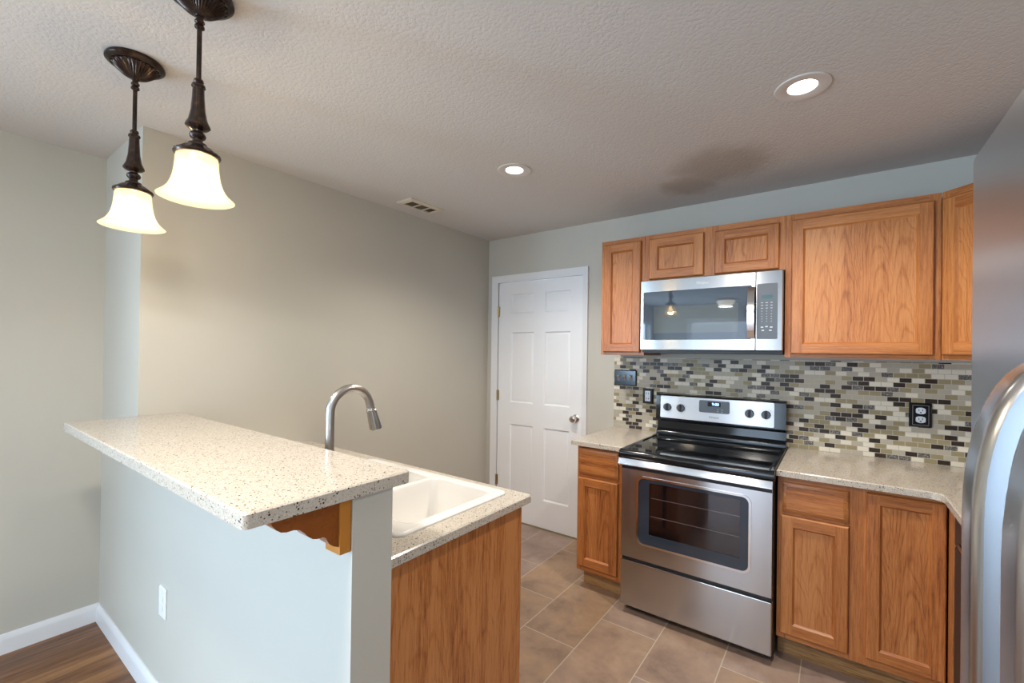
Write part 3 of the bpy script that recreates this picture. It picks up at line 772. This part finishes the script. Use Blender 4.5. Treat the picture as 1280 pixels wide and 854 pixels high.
# ------------------------------------------------------------------ stove
SX = (1.573, 2.328)
t = thing('stove', 'stainless steel and black electric stove under the microwave', 'stove', (1.95, -.36, 0))
bm = B(); box(bm, 1.5735, 2.3275, -.645, -.012, .035, .868); link('body', bm, BLACKM, t)
for x in (1.60, 2.30):
    for y in (-.60, -.06):
        bm = B(); lathe(bm, [(.018, 0), (.018, .035)], (x, y), 12, close=True); link('foot', bm, BLACKM, t)
bm = B(); box(bm, 1.577, 2.326, -.690, -.6455, .048, .300, .006); link('storage_drawer', bm, STEEL, t)
bm = B(); box(bm, 1.580, 2.323, -.672, -.6455, .301, .316); link('kick_gap', bm, BLACKM, t)
# oven door: steel sheet with a rounded opening
WX = (1.669, 2.236, .405, .782)
od = None
bm = B(); plate(bm, [rr(1.578, 2.326, .318, .862, .004, 2), rr(WX[0] + .004, WX[1] - .004, WX[2] + .004, WX[3] - .004, .035, 6)], -.655, -.690, XZ, 0, ([rr(1.581, 2.323, .321, .859, .003, 2), rr(WX[0] + .004, WX[1] - .004, WX[2] + .004, WX[3] - .004, .035, 6)], .003))
od = link('oven_door', bm, STEEL, t)
bm = B(); plate(bm, [rr(WX[0], WX[1], WX[2], WX[3], .040, 8), rr(WX[0] + .011, WX[1] - .011, WX[2] + .011, WX[3] - .011, .031, 8)], -.6901, -.695, XZ); link('window_trim', bm, CHROME, od)
GX = (1.738, 2.186, .470, .752)
bm = B(); plate(bm, [rr(WX[0] + .005, WX[1] - .005, WX[2] + .005, WX[3] - .005, .034, 6), rr(*GX, .003, 6)], -.680, -.688, XZ); link('glass_border', bm, BORDER, od)
bm = B(); box(bm, GX[0], GX[1], -.686, -.684, GX[2], GX[3]); link('glass_pane', bm, PANE, od)
bm = B()   # oven cavity seen through the pane: five inside walls
x0, x1, y0, y1, z0, z1 = 1.66, 2.25, -.6465, -.16, .40, .80
a = [bm.verts.new((x, y0, z)) for x, z in ((x0, z0), (x1, z0), (x1, z1), (x0, z1))]; b = [bm.verts.new((x, y1, z)) for x, z in ((x0, z0), (x1, z0), (x1, z1), (x0, z1))]
bridge(bm, a, b); bm.faces.new(b)
# body is a closed box, so the cavity lining sits just in front of its face plane inside a shallow box
bmesh.ops.scale(bm, vec=(1, 1, 1), verts=bm.verts); bm.free()
bm = B(); box(bm, 1.70, 2.22, -.6535, -.6465, .42, .79); link('oven_back', bm, OVEN, od)
for z in (.565, .665):
    bm = B(); tube(bm, [(1.742, -.668, z), (2.184, -.668, z)], .0022, 6)
    link('oven_rack', bm, RACK, od)
bm = B()
bm.free()
# handle: broad flat steel bar
bm = B(); plate(bm, [[(-.716, .873), (-.721, .8755), (-.726, .8745), (-.737, .845), (-.736, .840), (-.731, .838), (-.716, .838)]], 1.577, 2.327, YZ)
hd = link('oven_handle', bm, STEEL, t)
bm = B(); box(bm, 1.582, 2.322, -.6915, -.6903, .812, .834); link('handle_shade', bm, BLACKM, od)  # black strip on the door stands for the shade below the handle
for x in (1.60, 2.304):
    bm = B(); box(bm, x - .012, x + .012, -.7165, -.6905, .842, .860, .002); link('handle_post', bm, BLACK, hd)
# cooktop
bm = B()
prof = [(-.012, .868), (-.700, .868), (-.708, .874), (-.711, .884), (-.711, .900), (-.706, .910), (-.696, .9155), (-.684, .9155), (-.676, .9125), (-.105, .9125), (-.095, .920), (-.012, .920)]
plate(bm, [prof], 1.570, 2.3315, YZ)
ck = link('cooktop', bm, BLACK, t)
for x0, x1 in ((1.570, 1.596), (2.3055, 2.3315)):
    s = 1 if x0 < 1.9 else -1; xo = x0 if s > 0 else x1
    bm = B(); sec = [(xo, .9120), (xo, .9165), (xo + s * .004, .9195), (xo + s * .016, .9195), (xo + s * .025, .9128), (xo + s * .025, .9120)]
    plate(bm, [sec], -.690, -.100, XZ)
    link('side_rim', bm, BLACK, ck)
bm = B(); box(bm, 1.597, 2.3045, -.674, -.106, .9126, .9140); link('glass_top', bm, COOK, ck)
ring = simple('burner_ring', (.05, .05, .055), .12)
for x, y, r in ((1.755, -.52, .105), (2.14, -.52, .085), (1.755, -.25, .085), (2.14, -.25, .105)):
    bm = B()
    for k in (1.0, .62):
        plate(bm, [[(x + (r * k) * math.cos(2 * math.pi * i / 48), y + (r * k) * math.sin(2 * math.pi * i / 48)) for i in range(48)],
                   [(x + (r * k - .0025) * math.cos(2 * math.pi * i / 48), y + (r * k - .0025) * math.sin(2 * math.pi * i / 48)) for i in range(48)]], .91402, .91425)
    link('burner', bm, ring, ck)
# backguard
bm = B()
prof = [(-.012, .9205), (-.012, 1.190), (-.070, 1.192), (-.090, 1.187), (-.097, 1.176), (-.104, 1.028), (-.100, 1.020), (-.070, 1.014), (-.064, 1.005), (-.068, .960), (-.088, .944), (-.092, .936), (-.092, .9205)]
plate(bm, [prof], 1.5735, 2.3275, YZ)
bg_ = link('backguard', bm, BLACK, t)
tilt = lambda z: -.1045 + (z - 1.028) * (.0075 / .148)
bm = B()
lp = rr(1.604, 2.268, 1.034, 1.178, .008, 4)
A = [bm.verts.new((x, tilt(z) + .0005, z)) for x, z in lp]; Bv = [bm.verts.new((x, tilt(z) - .003, z)) for x, z in lp]
bridge(bm, A, Bv); bm.faces.new(A); bm.faces.new(Bv)
cp = link('control_panel', bm, steel('stainless_panel', (.46, .47, .49), .32), t)
for x in (1.650, 1.736, 2.139, 2.226):
    zc = 1.106; yb = tilt(zc) - .0031
    bm = B(); rings = []
    for r, y in ((.025, 0), (.0245, -.012), (.0225, -.0145), (.001, -.0148)): rings.append([bm.verts.new((x + r * math.cos(2 * math.pi * k / 28), yb + y, zc + r * math.sin(2 * math.pi * k / 28))) for k in range(28)])
    for a, b in zip(rings, rings[1:]): bridge(bm, a, b)
    bm.faces.new(rings[0]); bm.faces.new(rings[-1])
    k_ = link('knob', bm, GREYP, t)
    bm = B(); box(bm, x - .0055, x + .0055, yb - .026, yb - .012, zc - .023, zc + .023, .002); link('grip', bm, BLACKM, k_)
    bm = B()
    plate(bm, [[(x + .034 * math.cos(2 * math.pi * i / 36), zc + .034 * math.sin(2 * math.pi * i / 36)) for i in range(36)], [(x + .0325 * math.cos(2 * math.pi * i / 36), zc + .0325 * math.sin(2 * math.pi * i / 36)) for i in range(36)]], yb + .0005, yb - .0004, XZ)
    for a in range(-3, 4):
        if a: box(bm, x + .036 * math.sin(a * .7) - .001, x + .036 * math.sin(a * .7) + .001, yb - .0004, yb + .0005, zc + .038 * math.cos(a * .7) - .001, zc + .038 * math.cos(a * .7) + .001)
    link('dial_marks', bm, MARK, k_)
bm = B(); lp = rr(1.850, 2.029, 1.090, 1.167, .010, 4)
A = [bm.verts.new((x, tilt(z) - .003, z)) for x, z in lp]; Bv = [bm.verts.new((x, tilt(z) - .0055, z)) for x, z in lp]
bridge(bm, A, Bv); bm.faces.new(Bv); dp = link('clock_panel', bm, GREYP, t)
bm = B(); box(bm, 1.902, 1.978, tilt(1.14) - .0068, tilt(1.14) - .0055, 1.130, 1.158); link('clock_screen', bm, SCREEN, dp)
for i in range(5):
    for z in (1.100, 1.112):
        bm = B(); box(bm, 1.885 + i * .024, 1.895 + i * .024, tilt(z) - .0061, tilt(z) - .0050, z, z + .0018); link('button_mark', bm, LOGOD if i < 3 else MARK, dp)
text_mesh('clock_digits', '9:00', .024, (1.948, tilt(1.144) - .0075, 1.144), FACE_Y, LED, dp)
text_mesh('maker_logo', 'Whirlpool', .017, (1.938, tilt(1.062) - .0037, 1.062), FACE_Y, LOGOD, cp, .25, .058)

# ------------------------------------------------------------------ microwave
MX0, MX1, MZ0, MZ1, MY = 1.568, 2.332, 1.480, 1.905, -.400
t = thing('microwave', 'stainless over-the-range microwave below the short wall cabinet', 'microwave', (1.95, -.2, 1.462))
bm = B(); box(bm, 1.572, 2.329, -.372, -.0095, 1.4635, MZ1 + .002); link('body', bm, BLACKM, t)
bm = B(); box(bm, 1.590, 2.312, -.35, -.06, 1.4605, 1.4632); link('vent_grille', bm, simple('grille', (.05, .055, .06), .5), t)
bm = B(); MW = (1.587, 2.186, 1.541, 1.834)
plate(bm, [rr(MX0, 2.2045, MZ0, MZ1, .004, 3), rr(*MW, .008, 4)], -.3725, MY, XZ, 0, ([rr(MX0 + .003, 2.2035, MZ0 + .003, MZ1 - .003, .003, 3), rr(*MW, .008, 4)], .003))
MWST = steel('stainless_microwave', (.36, .345, .335), .20)
md = link('door', bm, MWST, t)
bm = B(); plate(bm, [rr(*MW, .008, 4), rr(1.650, 2.120, 1.582, 1.742, .004, 4)], -.390, -.3985, XZ); link('glass_border', bm, MWBORD, md)
bm = B(); box(bm, 1.645, 2.125, -.397, -.391, 1.578, 1.746); link('window', bm, MWGLASS, md)
bm = B()   # bowed strap handle
pts = []
for i in range(13):
    s = i / 12; z = 1.545 + s * .278; pts.append((MY - .006 - .034 * math.sin(math.pi * min(1, max(0, s))) ** .6, z))
inn = [(y + .007, z) for y, z in pts]
plate(bm, [pts + inn[::-1]], 2.169, 2.203, YZ); link('handle', bm, CHROME, md)
bm = B(); plate(bm, [rr(2.2065, MX1, MZ0, MZ1, .004, 3)], -.3725, MY, XZ, 0, ([rr(2.2075, MX1 - .003, MZ0 + .003, MZ1 - .003, .003, 3)], .003)); link('control_surround', bm, MWST, t)
bm = B(); plate(bm, [rr(2.211, 2.308, 1.542, 1.837, .006, 4)], MY - .0001, MY - .003, XZ); cpn = link('keypad', bm, GREYP, t)
bm = B(); box(bm, 2.234, 2.285, MY - .0038, MY - .003, 1.757, 1.776); link('display_screen', bm, LEDT, cpn)
def key(x0, x1, z0, z1):
    bm = B(); box(bm, x0, x1, MY - .0036, MY - .0030, z0, z1); link('key_mark', bm, MARK, cpn)
for zz in (1.735, 1.721, 1.706, 1.690, 1.675, 1.662, 1.649, 1.636):
    for xx in (2.236, 2.258, 2.280):
        w = .005 if zz > 1.70 else .0022
        key(xx - w, xx + w, zz - .0012, zz + .0012)
for xx, zz in ((2.237, 1.605), (2.258, 1.608), (2.280, 1.605), (2.241, 1.588), (2.276, 1.588)): key(xx - .006, xx + .006, zz - .003, zz + .003)
text_mesh('maker_logo', 'Whirlpool', .024, (1.930, MY - .0008, 1.868), FACE_Y, LOGO, md, .25, .066)

# ------------------------------------------------------------------ dishwasher, pan, refrigerator
t = thing('dishwasher', 'black dishwasher in the right-hand run, mostly hidden behind the refrigerator', 'dishwasher', (3.2, -1.03, 0))
bm = B(); box(bm, 2.965, 3.53, -1.327, -.733, .1, .872); link('body', bm, BLACKM, t)
bm = B(); box(bm, 2.934, 2.9645, -1.329, -.700, .115, .735, .006); d_ = link('door', bm, BLACKM, t)
bm = B(); box(bm, 2.934, 2.9645, -1.329, -.700, .738, .872, .006); link('control_strip', bm, BLACKM, t)
bm = B(); box(bm, 2.928, 2.9335, -1.26, -.79, .752, .772, .002); link('handle', bm, BLACK, d_)
bm = B(); box(bm, 3.0, 3.02, -1.327, -.733, 0, .0995); link('toe_kick', bm, BLACKM, t)

t = thing('frying_pan', 'black pan on the right countertop, half hidden by the refrigerator', 'pan', (3.165, -.335, CT))
bm = B(); lathe(bm, [(.002, CT + .0005), (.105, CT + .0005), (.118, CT + .006), (.140, CT + .046), (.137, CT + .046), (.115, CT + .009), (.002, CT + .006)], (3.165, -.335), 40); link('bowl', bm, BLACKM, t)
bm = B(); lathe(bm, [(.1375, CT + .0465), (.141, CT + .0475), (.1425, CT + .0465), (.141, CT + .045)], (3.165, -.335), 40); link('rim', bm, NICKEL, t)
bm = B(); tube(bm, [(3.26, -.44, CT + .040), (3.32, -.51, CT + .055), (3.38, -.58, CT + .06)], [.008, .011, .012], 10); link('handle', bm, BLACKM, t)

FXF, FY1, FY0 = 2.719, -2.144, -3.05
t = thing('refrigerator', 'stainless side-by-side refrigerator close to the camera on the right', 'refrigerator', (3.13, -2.6, 0))
bm = B(); box(bm, 2.80, 3.53, FY0 + .005, FY1 - .005, .02, 1.735, .008); link('body', bm, simple('fridge_side', (.10, .105, .11), .5), t)
def fdoor(y0, y1):
    bm = B(); plate(bm, [rr(y0, y1, .11, 1.75, .008, 3)], 2.797, FXF, YZ, 0, ([rr(y0 + .012, y1 - .012, .122, 1.738, .006, 3)], .010))
    return bm
D1 = (-2.553, FY1); D2 = (FY0, -2.559)
d1 = link('freezer_door', fdoor(*D1), STEELV, t); d2 = link('door', fdoor(*D2), STEELV, t)
# ice and water dispenser
bm = B(); plate(bm, [rr(-2.472, -2.362, .93, 1.315, .012, 4), rr(-2.462, -2.372, .94, 1.18, .008, 4)], FXF - .0001, FXF - .004, YZ); ds = link('dispenser', bm, BLACK, t)
bm = B(); box(bm, FXF - .003, FXF - .0002, -2.4625, -2.3715, .9395, 1.1805); link('dispenser_recess', bm, BLACKM, ds)
for z in (1.285, 1.255, 1.225, 1.20):
    for y in (-2.44, -2.417, -2.394):
        bm = B(); box(bm, FXF - .0046, FXF - .0041, y - .006, y + .006, z - .002, z + .002); link('button_mark', bm, MARK, ds)
def fhandle(yc):
    bm = B(); cl = []
    for i in range(11):   # upper bend
        a = math.radians(90 * i / 10); cl.append((FXF - .0545 * math.sin(a) ** .8 if i else FXF, 1.449 - .135 * (1 - math.cos(a))))
    low = [(x, 2 * 1.0 - z) for x, z in cl[::-1]]
    path = cl + low
    w, th = .027, .009
    rings = []
    for i, (x, z) in enumerate(path):
        p, q = path[max(0, i - 1)], path[min(len(path) - 1, i + 1)]
        tx, tz = q[0] - p[0], q[1] - p[1]; l = math.hypot(tx, tz); nx, nz = tz / l, -tx / l     # normal in the xz plane
        if nx > 0: nx, nz = -nx, -nz
        sec = [(-w, th), (-w, -th * .3), (-w * .84, -th * .8), (-w * .55, -th), (w * .55, -th), (w * .84, -th * .8), (w, -th * .3), (w, th)]
        rings.append([bm.verts.new((x - nx * b, yc + a, z - nz * b)) for a, b in sec])
    for a, b in zip(rings, rings[1:]): bridge(bm, a, b)
    bm.faces.new(rings[0]); bm.faces.new(rings[-1])
    return bm
link('handle', fhandle(-2.497), steel('handle_steel', (.48, .49, .50), .26, False), d1); link('handle', fhandle(-2.615), STEELV, d2)
bm = B(); box(bm, 2.80, 2.83, FY0 + .01, FY1 - .01, .02, .10); link('grille', bm, BLACKM, t)

# ------------------------------------------------------------------ ceiling fixtures
CANTRIM = simple('can_trim', (.66, .62, .58), .5)
LOUV = simple('louver_brown', (.10, .075, .05), .6)
def can_light(x, y, label):
    t = thing('recessed_light', label, 'ceiling light', (x, y, H), 'recessed ceiling lights')
    bm = B(); lathe(bm, [(.0925, H - .0005), (.0925, H - .003), (.090, H - .005), (.080, H - .0055), (.060, H - .0045), (.049, H - .001), (.047, H + .010), (.047, H + .020)], (x, y), 48); link('trim_ring', bm, CANTRIM, t)
    bm = B(); lathe(bm, [(.0475, H + .012), (.0465, H + .009), (.030, H + .007), (.001, H + .006)], (x, y), 32); link('lens', bm, CANL, t)
    l = bpy.data.lights.new('recessed_lamp', 'SPOT'); l.energy = CANP; l.color = (1, .93, .82); l.spot_size = math.radians(142); l.spot_blend = .7; l.shadow_soft_size = .045
    o = bpy.data.objects.new('recessed_lamp', l); o.location = (0, 0, -.012); o.parent = t; COL.objects.link(o)
CANP = 50
can_light(*CANS[0], 'round recessed ceiling light farther away, between air vent and cabinets')
can_light(*CANS[1], 'round recessed ceiling light nearer the refrigerator')

# air vent
t = thing('ceiling_vent', 'beige ceiling air vent with dark slots near the long wall', 'vent', (.220, -1.0, H))
vx0, vx1, vy0, vy1 = .146, .296, -1.148, -.848
bm = B()
op = [(vx0 + .030, vx1 - .030, vy0 + .036, vy0 + .110), (vx0 + .030, vx1 - .030, vy0 + .118, vy0 + .192), (vx0 + .030, vx1 - .030, vy0 + .200, vy1 - .030)]
plate(bm, [rr(vx0, vx1, vy0, vy1, .004, 2)] + [rr(*o_, 0) for o_ in op], H - .0004, H - .013, XY, 0, ([rr(vx0 + .010, vx1 - .010, vy0 + .010, vy1 - .010, .003, 2)] + [rr(*o_, 0) for o_ in op], .006))
link('frame', bm, VENTM, t)
bm = B(); box(bm, vx0 + .028, vx1 - .028, vy0 + .034, vy1 - .028, H - .0016, H - .0006); link('duct', bm, VENTD, t)
for (a, b, c, d), tl in zip(op, (1, 1, -1)):
    bm = B(); n = 5 if tl > 0 else 9
    for i in range(n):
        yy = c + (d - c) * (i + .5) / n
        dy = .0045 if tl > 0 else .0075
        plate(bm, [[(yy - dy, H - (.0022 if tl > 0 else .0085)), (yy + dy, H - (.0085 if tl > 0 else .0022)), (yy + dy + .0008, H - (.0085 if tl > 0 else .0022)), (yy - dy + .0008, H - (.0022 if tl > 0 else .0085))]], a, b, YZ)
    link('louver', bm, LOUV if tl > 0 else VENTM, t)

# pendant lights
def pendant(x, y, label, dz=0.0):
    t = thing('pendant_light', label, 'pendant lamp', (x, y, H), 'bronze pendant lamps over the bar')
    bm = B(); lathe(bm, [(.0785, H - .0004), (.082, H - .006), (.082, H - .012), (.077, H - .017), (.068, H - .021)], (x, y), 48); link('canopy', bm, BRZ, t)
    bm = B(); lathe(bm, [(.064, H - .0205), (.064, H - .024), (.058, H - .029), (.049, H - .038), (.036, H - .050), (.022, H - .058), (.013, H - .062), (.010, H - .066)], (x, y), 216,
                    flute=lambda i, a: (.04 if i in (2, 3, 4, 5) else (.045 if i < 2 else 0)) * math.cos((36 if i > 1 else 18) * a)); link('fluted_dome', bm, BRZ, t)
    zc = H - .066
    bm = B(); lathe(bm, [(.0085, zc), (.0085, zc - .008), (.012, zc - .012), (.012, zc - .016), (.008, zc - .020), (.012, zc - .026), (.012, zc - .031), (.0062, zc - .036), (.0062, 2.215), (.011, 2.212), (.0125, 2.206), (.009, 2.201), (.016, 2.197), (.017, 2.191), (.013, 2.187)], (x, y), 24); link('rod', bm, BRZ, t)
    bm = B(); lathe(bm, [(.0135, 2.188), (.0145, 2.16), (.017, 2.125), (.022, 2.098), (.029, 2.084), (.030, 2.079), (.024, 2.073), (.012, 2.068), (.0115, 2.064)], (x, y), 48,
                    flute=lambda i, a: .025 * math.cos(10 * a) if i < 4 else 0); link('fluted_stem', bm, BRZ, t)
    bm = B(); lathe(bm, [(.0115, 2.064), (.018, 2.059), (.020, 2.053), (.018, 2.047), (.012, 2.042), (.0125, 2.036), (.015, 2.033)], (x, y), 32); link('ball_turning', bm, BRZ, t)
    bm = B(); lathe(bm, [(.015, 2.033), (.022, 2.030), (.024, 2.024), (.034, 2.018), (.046, 2.008), (.054, 2.003), (.056, 1.998), (.053, 1.993), (.049, 1.993)], (x, y), 64, flute=lambda i, a: .035 * math.cos(20 * a) if 2 < i < 6 else 0); link('shade_holder', bm, BRZ, t)
    prof = [(.044, 1.9965), (.049, 1.992), (.0505, 1.985), (.051, 1.972), (.0525, 1.952), (.0555, 1.932), (.0605, 1.914), (.0675, 1.899), (.077, 1.887), (.086, 1.879), (.091, 1.8745)]
    inner = [(r - .003, z - .0015) for r, z in prof][::-1]
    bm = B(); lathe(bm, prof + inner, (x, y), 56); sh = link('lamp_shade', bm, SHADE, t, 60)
    bm = B(); lathe(bm, [(.004, 1.985), (.013, 1.98), (.013, 1.965), (.020, 1.950), (.026, 1.932), (.026, 1.918), (.018, 1.904), (.002, 1.900)], (x, y), 20); link('bulb', bm, BULB, t)
    l = bpy.data.lights.new('pendant_lamp', 'POINT'); l.energy = PENP; l.color = (1, .90, .76); l.shadow_soft_size = .028
    o = bpy.data.objects.new('pendant_lamp', l); o.location = (0, 0, 1.915 - H); o.parent = t; COL.objects.link(o)
PENP = 22
BOUNCEP = 20
pendant(.551, -2.594, 'bronze pendant lamp farther from the camera, hanging nearer the left wall')
pendant(1.087, -2.577, 'bronze pendant lamp nearer the camera, its canopy cut by the top edge')

# dome lamps in the dining area: one unseen, added in place of bounced flash, one far behind, seen reflected in the microwave door
def dome(x, y, label, power):
    t = thing('dome_light', label, 'ceiling light', (x, y, H), 'dining ceiling lamps')
    bm = B(); lathe(bm, [(.15, H - .0004), (.155, H - .02), (.15, H - .03), (.12, H - .032)], (x, y), 40); link('base', bm, BRZ, t)
    bm = B(); lathe(bm, [(.148, H - .032), (.150, H - .045), (.135, H - .08), (.10, H - .11), (.05, H - .125), (.001, H - .128)], (x, y), 40); link('glass_dome', bm, DOMEG, t)
    l = bpy.data.lights.new('dome_lamp', 'AREA'); l.shape = 'DISK'; l.size = .24; l.energy = power; l.color = (1, .94, .86)
    o = bpy.data.objects.new('dome_lamp', l); o.location = (0, 0, -.135); o.parent = t; COL.objects.link(o)
DOMEG = simple('dome_glass', (.9, .85, .7), .3, 0, .5, (1, .92, .75), 5.0)
dome(1.72, -3.12, 'unseen white dome lamp added on the dining side of the bar, standing in for bounced flash', BOUNCEP)
dome(.95, -6.2, 'white glass dome ceiling lamp reflected in the microwave door', 8)
